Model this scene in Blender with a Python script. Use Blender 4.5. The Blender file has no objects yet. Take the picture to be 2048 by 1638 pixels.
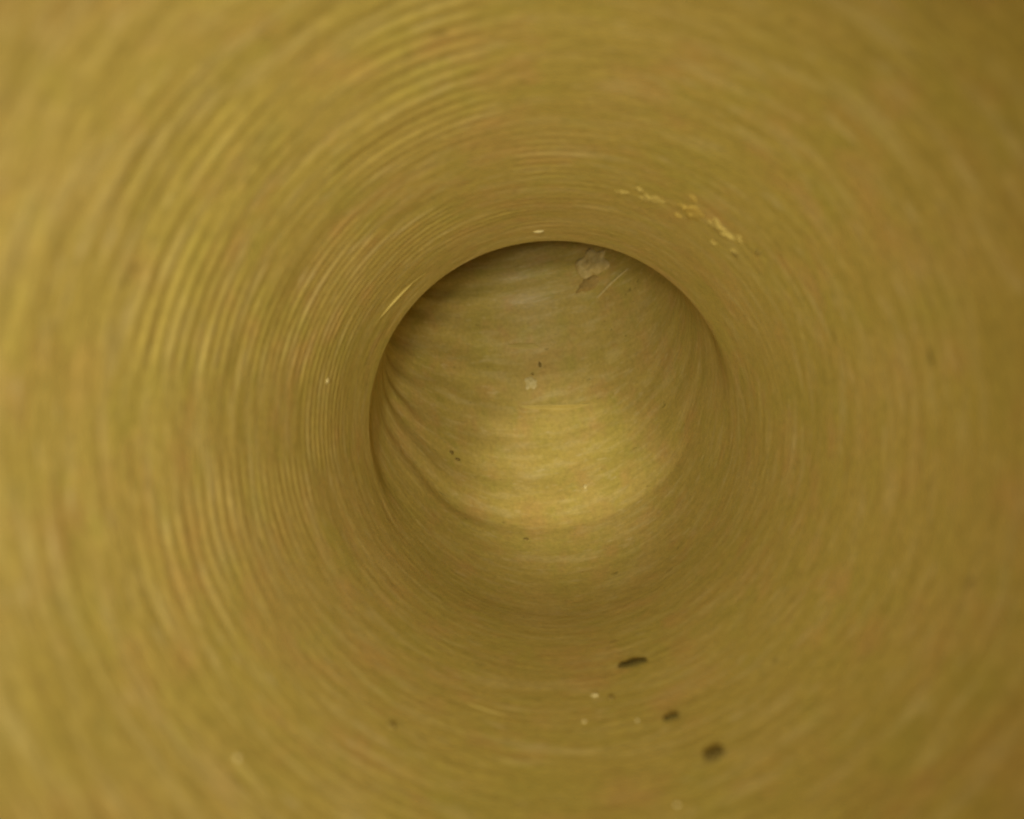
import bpy, bmesh, math, random
import numpy as np
from mathutils import Vector, Matrix, Euler

# ------------------------------------------------------------------ camera
R = 0.05                                   # inner radius of the pipe, metres
F_PX = 1100.0                              # focal length in pixels of a 2048 px wide frame
sc = bpy.context.scene
cam_d = bpy.data.cameras.new('camera')
cam = bpy.data.objects.new('camera', cam_d)
sc.collection.objects.link(cam)
sc.camera = cam
cam_d.sensor_width = 36.0
cam_d.lens = 36.0 * F_PX / 2048.0
cam_d.clip_start = 0.002
cam_d.clip_end = 10.0
CAM_YAW = math.atan(76 / F_PX)             # looks a little left of and above the pipe axis
CAM_PITCH = math.atan(31 / F_PX)
cam.location = (0.0, 0.0, 0.0)
cam.rotation_euler = Euler((math.pi / 2 + CAM_PITCH, 0.0, CAM_YAW), 'XYZ')
cam_d.dof.use_dof = True
cam_d.dof.focus_distance = 3.6 * R
cam_d.dof.aperture_fstop = 9.0

# ------------------------------------------------------------------ world: no daylight in the pipe
w = bpy.data.worlds.new('World')
sc.world = w
w.use_nodes = True
w.node_tree.nodes['Background'].inputs[0].default_value = (0.0, 0.0, 0.0, 1)
w.node_tree.nodes['Background'].inputs[1].default_value = 0.0

# ------------------------------------------------------------------ the inspection probe's white LEDs, and one added beam
def spot_lamp(x, y, z, power, cone=64.0, aim=(0.0, 0.0), radius=0.006):
    d = bpy.data.lights.new('probe_or_added_spot', 'SPOT')
    d.energy = power
    d.color = (1.0, 0.965, 0.90)
    d.shadow_soft_size = radius
    d.spot_size = math.radians(cone)
    d.spot_blend = 1.0
    o = bpy.data.objects.new('probe_or_added_spot', d)
    sc.collection.objects.link(o)
    o.location = (x, y, z)
    o.rotation_euler = (math.pi / 2 + math.radians(aim[1]), 0, math.radians(aim[0]))
    return o

LED_Y = -0.050
for k in range(4):                          # ring of wide LEDs
    a = math.radians(90 * k + 45)
    gain = 1.0 - 0.34 * math.cos(a) - 0.10 * math.sin(a)
    spot_lamp(-0.008 + 0.014 * math.cos(a), LED_Y, -0.003 + 0.014 * math.sin(a), 0.385 * gain, cone=70.0, aim=(0.0, 2.0))
spot_lamp(0.0, -0.03, 0.002, 1.12, cone=20.5, aim=(-1.3, -5.0), radius=0.005)     # narrow beam added to brighten the patch on the elbow's floor

sc.view_settings.view_transform = 'Standard'
sc.view_settings.look = 'None'
sc.view_settings.exposure = 0.0
sc.view_settings.gamma = 1.0
sc.view_settings.use_curve_mapping = False
sc.cycles.max_bounces = 7
sc.cycles.diffuse_bounces = 6
sc.cycles.pixel_filter_type = 'BLACKMAN_HARRIS'
sc.cycles.filter_width = 2.0
sc.cycles.use_denoising = True

# ------------------------------------------------------------------ pipe geometry (numpy)
# TUBE-BEGIN
S_BACK, S_BEND, S_END = -6.0, 2.97, 9.0   # in pipe radii, along the centre line; the camera is at 0
RHO = 1.12                                 # centre-line radius of the elbow
LEAN = math.radians(10.0)                   # the elbow leans a little to the left
DS = 0.005

def smooth(x):
    x = np.clip(x, 0, 1)
    return x * x * (3 - 2 * x)

def heading(s):
    t = np.clip((s - S_BEND) / RHO, 0, math.pi / 2)
    # ease in and out over a few degrees
    return t

_S = np.arange(S_BACK, S_END + DS, DS)
_H = heading(_S)
_Y = np.concatenate([[0], np.cumsum(np.cos((_H[1:] + _H[:-1]) / 2)) * DS]); _Y -= np.interp(0, _S, _Y)
_Z = np.concatenate([[0], np.cumsum(np.sin((_H[1:] + _H[:-1]) / 2)) * DS]); _Z -= np.interp(0, _S, _Z)

def vnoise(p, seed):
    """smooth value noise in 0..1, p is (n,3)"""
    i = np.floor(p).astype(np.int64); f = p - i
    f = f * f * f * (f * (f * 6 - 15) + 10)
    def h(ix, iy, iz):
        n = (ix * 374761393 + iy * 668265263 + iz * 2147483647 + seed * 1274126177) & 0xffffffff
        n = ((n ^ (n >> 13)) * 1274126177) & 0xffffffff
        n = ((n ^ (n >> 16)) * 2246822519) & 0xffffffff
        return ((n ^ (n >> 15)) & 0xffff) / 65535.0
    out = 0
    for dx in (0, 1):
        wx = f[:, 0] if dx else 1 - f[:, 0]
        for dy in (0, 1):
            wy = f[:, 1] if dy else 1 - f[:, 1]
            for dz in (0, 1):
                wz = f[:, 2] if dz else 1 - f[:, 2]
                out = out + wx * wy * wz * h(i[:, 0] + dx, i[:, 1] + dy, i[:, 2] + dz)
    return out

def s_at(deg): return S_BEND + RHO * math.radians(deg)

def relief(s, phi):
    """inward relief of the wall, in radii: broken circumferential ridges, dents and film"""
    c, q = np.cos(phi), np.sin(phi)
    def n(a, b, seed, tw=0.0):
        return vnoise(np.stack([c * a + 40, q * a + 40, (s + tw * c) * b + 200], 1), seed) - 0.5
    d = 0.010 * n(1.1, 0.7, 1) + 0.006 * n(2.2, 2.6, 2)
    # worn ridges: plain on the left and crown, almost gone on the right wall and the invert
    side = 0.22 + 0.78 * smooth((np.cos(phi - math.radians(140)) + 0.35) / 1.0)
    mask = side * np.clip(2.2 * n(1.6, 1.1, 3) + 0.55, 0.1, 1.0)
    d = d + 0.0036 * mask * n(2.4, 10.0, 4, 0.05) + 0.0024 * mask * n(4.4, 28.0, 5, 0.03)
    d = d + 0.0009 * n(9.0, 30.0, 6)
    # regular extrusion ripples, strongest high on the left wall
    rip = smooth((np.cos(phi - math.radians(145)) - 0.25) / 0.5) * smooth((s - 0.9) / 0.4) * (1 - smooth((s - 2.3) / 0.5))
    rip = rip * np.clip(3.4 * n(3.4, 3.0, 12) + 0.40, 0.0, 1.0)
    d = d + 0.0014 * rip * np.sin(2 * math.pi * (s / 0.046 + 0.7 * n(2.2, 3.0, 8)))
    # soft rolls in the moulded elbow
    roll = smooth((s - 3.3) / 0.3) * (0.3 + 0.7 * smooth((np.cos(phi - math.radians(205)) + 0.2) / 0.9)) * smooth((0.5 - np.sin(phi)) / 0.6) * np.clip(2.5 * n(1.3, 1.5, 14) + 0.6, 0.15, 1.0)
    d = d + 0.0080 * roll * np.sin(2 * math.pi * (s / 0.23 + 0.9 * n(1.0, 1.6, 15)))
    d = d + 0.0050 * smooth((s - 3.4) / 0.3) * n(4.5, 13.0, 21) * smooth((0.5 - np.sin(phi)) / 0.6)
    # the elbow is a little wider than the pipe that enters it: a rim over the crown and both sides
    pw = np.mod(phi - math.radians(95) + math.pi, 2 * math.pi) - math.pi          # from the crown, + to the left
    left = smooth((pw + 0.5) / 1.0)
    span = (1 - smooth((np.abs(pw) - np.where(pw > 0, 1.45, 0.95)) / np.where(pw > 0, 0.75, 0.80)))
    rim = smooth((s - 2.98) / (0.42 - 0.17 * left))
    d = d - 0.065 * span * rim
    # a blunt crease across the floor where the elbow's back begins
    x = (s - s_at(30.0)) * 1.9
    ax = np.sqrt(x * x + 0.03 ** 2)
    low = smooth((-np.sin(phi - LEAN) - 0.25) / 0.5)
    d = d - 0.050 * low * np.exp(-ax / 0.32)
    return d

def tube(s, phi, inward=0.0):
    """points on the inner wall; phi = 0 right, 90 top"""
    s = np.asarray(s, float); phi = np.asarray(phi, float)
    h = heading(s)
    cy, cz = np.interp(s, _S, _Y), np.interp(s, _S, _Z)
    r = 1.0 - inward
    # section axes: e1 = x, e2 = up perpendicular to the heading, in the frame of the bend plane
    pl = phi - LEAN
    x = r * np.cos(pl)
    e = r * np.sin(pl)
    y = cy - e * np.sin(h)
    z = cz + e * np.cos(h)
    # lean the bend plane about the straight axis
    ca, sa = math.cos(LEAN), math.sin(LEAN)
    return np.stack([x * ca - z * sa, y, x * sa + z * ca], -1) * R
# TUBE-END

# ------------------------------------------------------------------ materials
def new_mat(name):
    m = bpy.data.materials.new(name); m.use_nodes = True
    nt = m.node_tree
    return m, nt, nt.nodes['Principled BSDF']

def node(nt, typ, **kw):
    n = nt.nodes.new(typ)
    for k, v in kw.items():
        if k.startswith('_'):
            n.inputs[k[1:].replace('_', ' ')].default_value = v
        else:
            setattr(n, k, v)
    return n

def mapped_noise(nt, src, scale, detail=3.0, rough=0.55, offset=(0, 0, 0)):
    mp = node(nt, 'ShaderNodeMapping'); mp.inputs['Scale'].default_value = scale; mp.inputs['Location'].default_value = offset
    nt.links.new(src, mp.inputs['Vector'])
    nz = node(nt, 'ShaderNodeTexNoise', _Scale=1.0, _Detail=detail, _Roughness=rough)
    nt.links.new(mp.outputs[0], nz.inputs['Vector'])
    return nz.outputs['Fac']

def ramp(nt, fac, stops):
    r = node(nt, 'ShaderNodeValToRGB')
    while len(r.color_ramp.elements) < len(stops): r.color_ramp.elements.new(0.5)
    for e, (pos, col) in zip(r.color_ramp.elements, stops):
        e.position = pos; e.color = (*col, 1) if len(col) == 3 else col
    nt.links.new(fac, r.inputs[0])
    return r.outputs[0]

def mix(nt, a, b, fac, mode='MIX'):
    m = node(nt, 'ShaderNodeMix', data_type='RGBA', blend_type=mode)
    for sock, v in ((m.inputs[6], a), (m.inputs[7], b), (m.inputs[0], fac)):
        if hasattr(v, 'is_output'): nt.links.new(v, sock)
        else: sock.default_value = v
    return m.outputs[2]

def wall_material():
    m, nt, b = new_mat('coated_pipe_wall')
    at = node(nt, 'ShaderNodeAttribute', attribute_name='tube')
    v = at.outputs['Vector']
    # large blotches: olive, ochre and faintly reddish film
    base = ramp(nt, mapped_noise(nt, v, (1.9, 1.9, 1.5), 2, 0.6), ((0.30, (0.435, 0.336, 0.065)), (0.5, (0.455, 0.338, 0.072)), (0.70, (0.475, 0.342, 0.085))))
    blot = mapped_noise(nt, v, (5.0, 5.0, 6.0), 2, 0.6, (7, 3, 1))
    base = mix(nt, base, (0.405, 0.330, 0.060, 1), ramp(nt, blot, ((0.30, (0.62,) * 3), (0.50, (0,) * 3))))
    red = mapped_noise(nt, v, (4.6, 4.6, 6.5), 2, 0.6, (1, 13, 5))
    base = mix(nt, base, (0.49, 0.318, 0.082, 1), ramp(nt, red, ((0.50, (0,) * 3), (0.72, (0.85,) * 3))))
    # fine streaks running round the pipe
    st = mapped_noise(nt, v, (3.4, 3.4, 24.0), 3, 0.62, (3, 9, 2))
    base = mix(nt, base, (0.57, 0.45, 0.16, 1), ramp(nt, st, ((0.51, (0,) * 3), (0.76, (0.62,) * 3))))
    base = mix(nt, base, (0.33, 0.26, 0.045, 1), ramp(nt, st, ((0.22, (0.45,) * 3), (0.46, (0,) * 3))))
    # fine grain of the deposit
    gr = mapped_noise(nt, v, (30, 30, 44), 2, 0.7, (4, 1, 6))
    base = mix(nt, base, ramp(nt, gr, ((0.30, (0.80,) * 3), (0.70, (1.18,) * 3))), 0.55, 'MULTIPLY')
    # short flecks of silt, pale and dark
    sp = mapped_noise(nt, v, (9, 9, 34), 3, 0.55, (5, 5, 5))
    base = mix(nt, base, (0.62, 0.50, 0.21, 1), ramp(nt, sp, ((0.61, (0,) * 3), (0.76, (0.48,) * 3))))
    base = mix(nt, base, (0.20, 0.15, 0.03, 1), ramp(nt, sp, ((0.25, (0.7,) * 3), (0.32, (0,) * 3))))
    nt.links.new(base, b.inputs['Base Color'])
    rg = ramp(nt, mapped_noise(nt, v, (3, 3, 9), 2, 0.6, (2, 2, 8)), ((0.3, (0.34,) * 3), (0.7, (0.56,) * 3)))
    nt.links.new(rg, b.inputs['Roughness'])
    b.inputs['Specular IOR Level'].default_value = 0.35
    h1 = mapped_noise(nt, v, (4.2, 4.2, 36.0), 3, 0.6, (11, 2, 2))
    h2 = mapped_noise(nt, v, (14, 14, 30), 3, 0.6, (1, 2, 12))
    add = node(nt, 'ShaderNodeMath', operation='ADD'); nt.links.new(h1, add.inputs[0]); nt.links.new(h2, add.inputs[1])
    bp = node(nt, 'ShaderNodeBump', _Strength=0.17, _Distance=0.0010)
    nt.links.new(add.outputs[0], bp.inputs['Height']); nt.links.new(bp.outputs[0], b.inputs['Normal'])
    return m

WALL = wall_material()

# ------------------------------------------------------------------ the pipe
def grid_faces(ns, na, off=0):
    i = np.arange(ns - 1)[:, None]; j = np.arange(na)[None, :]
    a = i * na + j; bq = i * na + (j + 1) % na; c = (i + 1) * na + (j + 1) % na; d = (i + 1) * na + j
    return np.stack([a, bq, c, d], -1).reshape(-1, 4) + off

def quads_mesh(name, verts, faces, attr, material):
    me = bpy.data.meshes.new(name)
    me.vertices.add(len(verts)); me.vertices.foreach_set('co', verts.ravel())
    me.loops.add(faces.size); me.loops.foreach_set('vertex_index', faces.ravel().astype(np.int32))
    me.polygons.add(len(faces)); me.polygons.foreach_set('loop_start', np.arange(0, faces.size, 4, dtype=np.int32))
    me.update(calc_edges=True)
    me.polygons.foreach_set('use_smooth', np.ones(len(faces), bool))
    a = me.attributes.new('tube', 'FLOAT_VECTOR', 'POINT'); a.data.foreach_set('vector', attr.ravel())
    me.materials.append(material)
    me.validate(); me.update()
    return me

def section(name, s0, s1, ds, na, parent, label=None):
    ns = max(2, int(round((s1 - s0) / ds)) + 1)
    s = np.linspace(s0, s1, ns); ph = np.linspace(0, 2 * math.pi, na, endpoint=False)
    S, P = [g.ravel() for g in np.meshgrid(s, ph, indexing='ij')]
    inner = tube(S, P, relief(S, P))
    nso = max(2, ns // 12); so = np.linspace(s0, s1, nso)
    S2, P2 = [g.ravel() for g in np.meshgrid(so, ph, indexing='ij')]
    outer = tube(S2, P2, -0.09)
    n1 = ns * na
    f_in = grid_faces(ns, na)
    f_out = grid_faces(nso, na, n1)[:, ::-1]
    j = np.arange(na); k = (j + 1) % na
    rim0 = np.stack([j, k, n1 + k, n1 + j], -1)
    e1, e2 = (ns - 1) * na, n1 + (nso - 1) * na
    rim1 = np.stack([e1 + k, e1 + j, e2 + j, e2 + k], -1)
    verts = np.concatenate([inner, outer]); faces = np.concatenate([f_in, f_out, rim0, rim1])
    SS, PP = np.concatenate([S, S2]), np.concatenate([P, P2])
    attr = np.stack([np.cos(PP), np.sin(PP), SS], -1)
    me = quads_mesh(name, verts, faces, attr, WALL)
    # smooth normals taken from the surface itself, so that sections meet without a shading seam
    e = 0.003
    def nrm(S_, P_, f):
        a_ = tube(S_ + e, P_, f(S_ + e, P_)) - tube(S_ - e, P_, f(S_ - e, P_))
        b_ = tube(S_, P_ + e, f(S_, P_ + e)) - tube(S_, P_ - e, f(S_, P_ - e))
        n_ = np.cross(a_, b_)
        return n_ / np.linalg.norm(n_, axis=1, keepdims=True)
    n_in = nrm(S, P, relief); n_out = nrm(S2, P2, lambda s_, p_: s_ * 0 - 0.09)
    ctr = tube(S, P, 1.0); n_in *= np.sign(((ctr - inner) * n_in).sum(1))[:, None]
    ctr2 = tube(S2, P2, 1.0); n_out *= -np.sign(((ctr2 - outer) * n_out).sum(1))[:, None]
    me.normals_split_custom_set_from_vertices(np.concatenate([n_in, n_out]).tolist())
    o = bpy.data.objects.new(name, me); sc.collection.objects.link(o); o.parent = parent
    if label: o['label'] = label
    return o

pipe = bpy.data.objects.new('drain_pipe', None)
sc.collection.objects.link(pipe)
pipe.location = (0, 0, 0)
pipe['label'] = 'mustard brown round drain pipe seen from inside, bending upwards out of sight'
pipe['category'] = 'pipe'
section('straight_length', S_BACK, 0.2, 0.04, 240, pipe)
section('straight_length', 0.2, s_at(30), 0.0065, 420, pipe)
section('elbow', s_at(30), s_at(82), 0.0065, 420, pipe)
section('riser', s_at(82), S_END, 0.0125, 420, pipe)

# ------------------------------------------------------------------ silt, grains and scraps lying on the wall
def deposit_material(name, col, col2, rough, scale=60.0):
    m, nt, b = new_mat(name)
    tc = node(nt, 'ShaderNodeTexCoord')
    nz = node(nt, 'ShaderNodeTexNoise', _Scale=scale * 10, _Detail=4.0, _Roughness=0.65)
    nt.links.new(tc.outputs['Object'], nz.inputs['Vector'])
    nt.links.new(ramp(nt, nz.outputs['Fac'], ((0.35, col), (0.68, col2))), b.inputs['Base Color'])
    b.inputs['Roughness'].default_value = rough
    b.inputs['Specular IOR Level'].default_value = 0.2
    bp = node(nt, 'ShaderNodeBump', _Strength=0.5, _Distance=0.0004)
    nt.links.new(nz.outputs['Fac'], bp.inputs['Height']); nt.links.new(bp.outputs[0], b.inputs['Normal'])
    return m

M_SILT = deposit_material('yellow_silt', (0.45, 0.338, 0.076), (0.495, 0.375, 0.088), 0.75, 20)
M_OCHRE = deposit_material('ochre_silt', (0.46, 0.33, 0.062), (0.51, 0.36, 0.072), 0.7, 20)
M_PALE = deposit_material('pale_grit', (0.52, 0.41, 0.13), (0.62, 0.51, 0.21), 0.55)
M_FILM = deposit_material('film_ridge', (0.42, 0.315, 0.070), (0.465, 0.352, 0.082), 0.6, 25)
M_DARK = deposit_material('dark_scrap', (0.060, 0.042, 0.005), (0.105, 0.074, 0.010), 0.9)
M_BROWN = deposit_material('brown_scrap', (0.10, 0.068, 0.010), (0.16, 0.11, 0.018), 0.9)
M_GRAIN = deposit_material('umber_grain', (0.17, 0.118, 0.022), (0.24, 0.17, 0.035), 0.9)
M_LUMP = deposit_material('crusted_lump', (0.50, 0.37, 0.105), (0.66, 0.51, 0.19), 0.6)
M_CRUST = deposit_material('rusty_crust', (0.34, 0.225, 0.055), (0.42, 0.28, 0.07), 0.7)

def patch(name, material, s0, phi0, ls, lp, height, seed, rot=0.0, jag=0.35, rough=0.35, bend=0.0, parent=None, base=0.0, rings=9, na=44, peak=1.0):
    """an irregular mound hugging the wall: half lengths ls along and lp around the pipe (mm), height in mm.
    A closed body: the mound above and a sunk underside."""
    rnd = np.random.RandomState(seed)
    ang = np.linspace(0, 2 * math.pi, na, endpoint=False)
    prof = np.ones(na)
    for k in range(2, 9):
        prof += jag * rnd.uniform(-1, 1) / k ** 0.75 * np.cos(k * ang + rnd.uniform(0, 6.3))
    prof = np.clip(prof, 0.3, 1.7)
    rr = np.linspace(0, 1, rings)[1:]
    u = [0.0]; v = [0.0]; q = [0.0]
    for r in rr:
        u += list(r * prof * np.cos(ang)); v += list(r * prof * np.sin(ang)); q += [r] * na
    u, v, q = map(np.array, (u, v, q))
    du, dv = u * ls, v * lp                       # mm along, mm around
    du = du + bend * v * v * ls
    c, w_ = math.cos(rot), math.sin(rot)
    a, b2 = du * c - dv * w_, du * w_ + dv * c
    mm = R * 1000.0
    S = s0 + a / mm; P = math.radians(phi0) + b2 / mm
    hn = vnoise(np.stack([u * 2.6 + seed, v * 2.6 + 9, q * 0 + 3.3], 1), seed) + 0.5 * vnoise(np.stack([u * 6 + seed, v * 6 + 9, q * 0 + 7.3], 1), seed + 1) - 0.75
    h = height * ((1 - q ** 2.2) ** (0.7 * peak)) * (1 + rough * 2.0 * hn)
    h = np.where(q > 0.999, -0.15, h)
    top = tube(S, P, relief(S, P) + (h + base) / mm)
    bot = tube(S[-na:], P[-na:], relief(S[-na:], P[-na:]) - 0.6 / mm)
    verts = np.concatenate([top, bot])
    org = tube(np.array([s0]), np.array([math.radians(phi0)]), 0.0)[0]
    org = org.copy()
    faces = []
    for j in range(na):
        k = (j + 1) % na
        faces.append((0, 1 + j, 1 + k))
        for i in range(rings - 2):
            A, B = 1 + i * na, 1 + (i + 1) * na
            faces.append((A + j, B + j, B + k, A + k))
        L = 1 + (rings - 2) * na
        faces.append((L + j, L + na + j, L + na + k, L + k))
    faces.append(tuple(range(len(top), len(top) + na))[::-1])
    me = bpy.data.meshes.new(name)
    me.from_pydata([tuple(x) for x in (verts - org)], [], faces)
    me.polygons.foreach_set('use_smooth', np.array([max(f) < len(top) for f in faces]))
    me.materials.append(material); me.update()
    bm = bmesh.new(); bm.from_mesh(me); bmesh.ops.recalc_face_normals(bm, faces=bm.faces); bm.to_mesh(me); bm.free()
    o = bpy.data.objects.new(name, me); sc.collection.objects.link(o)
    if parent is not None:
        o.parent = parent; o.location = Vector(org) - parent.location
    else:
        o.location = org
    return o

def tag(o, label, cat, group=None):
    o['label'] = label; o['category'] = cat
    if group: o['group'] = group
    return o

# dark scraps on the invert
tag(patch('dark_fragment', M_DARK, 2.236, 289.0, 1.2, 3.2, 0.55, 3, rot=0.22, jag=0.14, rough=0.3, peak=0.35),
    'largest dark scrap, a long brown-black sliver lying on the pipe floor', 'debris', 'dark scraps on the pipe floor')
tag(patch('dark_fragment', M_DARK, 1.80, 292.3, 0.65, 1.25, 0.5, 11, rot=0.15, jag=0.35, peak=0.35),
    'smallest of the three dark scraps, between the other two on the floor', 'debris', 'dark scraps on the pipe floor')
tag(patch('dark_fragment', M_BROWN, 1.556, 296.4, 1.15, 1.6, 0.6, 17, rot=-0.15, jag=0.2, peak=0.4),
    'rounded brown scrap nearest the camera, lowest right of the three dark scraps', 'debris', 'dark scraps on the pipe floor')

# yellow silt stuck high on the right wall: each smear with its loose crumbs
def clump(material, s, p, ls, lp, h, seed, rot, jag, label, crumbs):
    o = tag(patch('silt_clump', material, s, p, ls, lp, h, seed, rot=rot, jag=jag, rough=0.9, na=60, rings=12), label, 'silt', 'silt smears above the opening')
    for i, (ds_, dp_, l1, l2) in enumerate(crumbs):
        patch('crumb', material, s + ds_, p + dp_, l1, l2, 0.22, seed + 100 + i, rot=rot, jag=0.6, rough=0.8, parent=o, rings=6, na=28)
    return o
clump(M_SILT, 2.245, 66.0, 2.0, 2.4, 0.26, 21, 0.1, 0.6, 'yellowish silt smear high on the right wall, nearest the crown of the three',
      ((0.02, 6.6, 1.2, 1.4), (-0.05, 3.2, 0.8, 1.0)))
clump(M_OCHRE, 2.18, 56.2, 2.8, 2.4, 0.26, 23, 0.2, 0.55, 'orange ochre silt smear, middle of the three above the right of the opening',
      ((0.09, 2.4, 0.9, 0.9), (-0.10, 1.5, 0.8, 1.1)))
clump(M_SILT, 2.165, 48.8, 2.2, 2.3, 0.36, 28, 0.25, 0.7, 'brightest yellow silt smear, lowest of the three on the upper right wall',
      ((-0.045, -4.2, 0.8, 1.1), (0.13, -0.6, 1.0, 0.9), (0.06, -5.5, 0.7, 0.9), (0.0, 3.0, 0.8, 0.9)))

# crusted lump on the far wall under the lip, with its brown crust
lump = patch('crusted_lump', M_LUMP, 4.95, 318.0, 6.5, 8.0, 1.3, 31, jag=0.35, rough=0.6, peak=0.8)
tag(lump, 'pale crusted lump on the far wall just under the top lip', 'deposit')
patch('crust', M_CRUST, 4.79, 314.0, 3.0, 6.0, 0.9, 35, rot=-0.2, jag=0.35, rough=0.5, parent=lump)

# a loose fibre beside the lump
def fibre(name, pts, radius, material):
    P = [Vector(tube(np.array([s]), np.array([math.radians(p)]), relief(np.array([s]), np.array([math.radians(p)])) + h / 50.0)[0]) for s, p, h in pts]
    fine = []
    for i in range(len(P) - 1):
        p0, p1, p2, p3 = P[max(i - 1, 0)], P[i], P[i + 1], P[min(i + 2, len(P) - 1)]
        for k in range(8):
            t = k / 8
            fine.append(0.5 * ((2 * p1) + (p2 - p0) * t + (2 * p0 - 5 * p1 + 4 * p2 - p3) * t * t + (-p0 + 3 * p1 - 3 * p2 + p3) * t ** 3))
    fine.append(P[-1])
    org = fine[0].copy(); n = 8; verts = []; faces = []
    for i, p in enumerate(fine):
        tan = (fine[min(i + 1, len(fine) - 1)] - fine[max(i - 1, 0)]).normalized()
        e1 = tan.cross(Vector((0.3, 1, 0.2))).normalized(); e2 = tan.cross(e1)
        rad = radius * (0.35 + 0.65 * math.sin(math.pi * min(max((i + 1) / (len(fine) + 1), 0.06), 0.94)))
        for k in range(n):
            a = 2 * math.pi * k / n
            verts.append(p - org + (e1 * math.cos(a) + e2 * math.sin(a)) * rad)
    for i in range(len(fine) - 1):
        for k in range(n):
            faces.append((i * n + k, i * n + (k + 1) % n, (i + 1) * n + (k + 1) % n, (i + 1) * n + k))
    faces.append(tuple(range(n))[::-1]); faces.append(tuple(range((len(fine) - 1) * n, len(fine) * n)))
    me = bpy.data.meshes.new(name); me.from_pydata([tuple(v) for v in verts], [], faces)
    me.polygons.foreach_set('use_smooth', np.ones(len(faces), bool)); me.materials.append(material); me.update()
    o = bpy.data.objects.new(name, me); sc.collection.objects.link(o); o.location = org
    return o

tag(fibre('loose_fibre', ((4.68, 317.0, 0.1), (4.70, 322.0, 0.5), (4.725, 328.0, 0.6), (4.755, 335.0, 0.5), (4.775, 340.0, 0.1)), 0.00055, M_PALE),
    'thin pale fibre slanting up beside the crusted lump on the far wall', 'fibre')

# thin ridges of dried film running round the wall
def streak(label, s0, p0, s1, p1, width, height, material, seed, bow=0.0):
    L = math.hypot((p1 - p0) * math.pi / 180 * 50, (s1 - s0) * 50) / 2
    rot = math.atan2(-(s1 - s0) * 50, math.radians(p1 - p0) * 50)
    return tag(patch('film_ridge', material, (s0 + s1) / 2, (p0 + p1) / 2, width, L, height, seed, rot=rot, jag=0.2, rough=0.5, bend=bow, rings=6, na=64), label, 'film')
streak('long thin yellow film ridge hugging the left shoulder of the lip', 2.68, 151.0, 2.775, 128.0, 0.9, 0.11, M_FILM, 41)
streak('short pale film ridge high on the far wall below the lump', 4.55, 264.0, 4.525, 283.0, 0.8, 0.22, M_FILM, 43)
streak('flat curved film ridge across the middle of the far wall, above the bright patch', 4.225, 266.0, 4.155, 303.0, 0.8, 0.14, M_FILM, 45)
streak('thin curved yellow film ridge on the near floor, left of the dark scraps', 1.916, 253.4, 1.905, 261.5, 0.3, 0.10, M_SILT, 47)

# pale flake and single bright or dark grains
tag(patch('pale_flake', M_PALE, 4.34, 274.0, 1.6, 3.2, 0.5, 51, jag=0.5), 'pale cream flake stuck in the middle of the far wall', 'flake')
for s, p, ls, lp, h, label in (
    (2.83, 93.2, 0.9, 1.5, 0.35, 'bright grain stuck on the crown just above the top of the lip'),
    (2.06, 279.3, 0.5, 0.75, 0.35, 'bright grain on the floor left of the long dark sliver'),
    (1.844, 286.3, 0.3, 0.28, 0.3, 'tiny bright grain on the floor just left of the smallest dark scrap'),
    (1.892, 276.5, 0.3, 0.40, 0.2, 'tiny pale grain on the floor below the bright grain'),
    (1.43, 288.4, 0.35, 0.32, 0.25, 'pale grain at the very bottom edge of the view'),
    (1.188, 226.8, 0.38, 0.32, 0.25, 'pale grain alone on the lower left wall near the camera'),
    (3.74, 290.5, 0.6, 0.8, 0.4, 'bright grain in the bright patch of the far floor, right of centre'),
    (2.364, 168.7, 0.7, 0.7, 0.3, 'pale grain on the left wall beside the dark shoulder of the bend'),
):
    tag(patch('pale_grain', M_PALE, s, p, ls, lp, h, int(s * 100 + p), jag=0.35, rings=6, na=20), label, 'grain', 'pale grains on the pipe wall')
for s, p, ls, lp, h, label in (
    (4.428, 280.3, 0.8, 0.9, 0.5, 'dark grain on the far wall just above the pale flake'),
    (4.385, 275.6, 0.4, 0.6, 0.4, 'tiny dark grain touching the top of the pale flake'),
    (3.884, 228.5, 0.6, 1.2, 0.5, 'upper of two dark grains left of the bright patch'),
    (3.86, 232.0, 0.5, 1.2, 0.5, 'lower of two dark grains left of the bright patch'),
    (3.485, 262.6, 0.5, 1.0, 0.4, 'dark grain just below the lower edge of the bright patch'),
    (2.225, 42.9, 0.5, 1.0, 0.4, 'dark grain under the brightest yellow silt smear'),
    (2.08, 39.6, 0.5, 0.8, 0.4, 'dark grain farthest right of the yellow silt smears'),
    (1.62, 242.2, 0.5, 0.7, 0.4, 'dark grain alone on the lower left of the near floor'),
    (2.02, 282.5, 0.5, 0.7, 0.4, 'dark grain on the floor right of the bright grain'),
):
    tag(patch('dark_grain', M_GRAIN, s, p, ls, lp, h, int(s * 100 + p), jag=0.35, rings=6, na=20), label, 'grain', 'dark grains on the pipe wall')
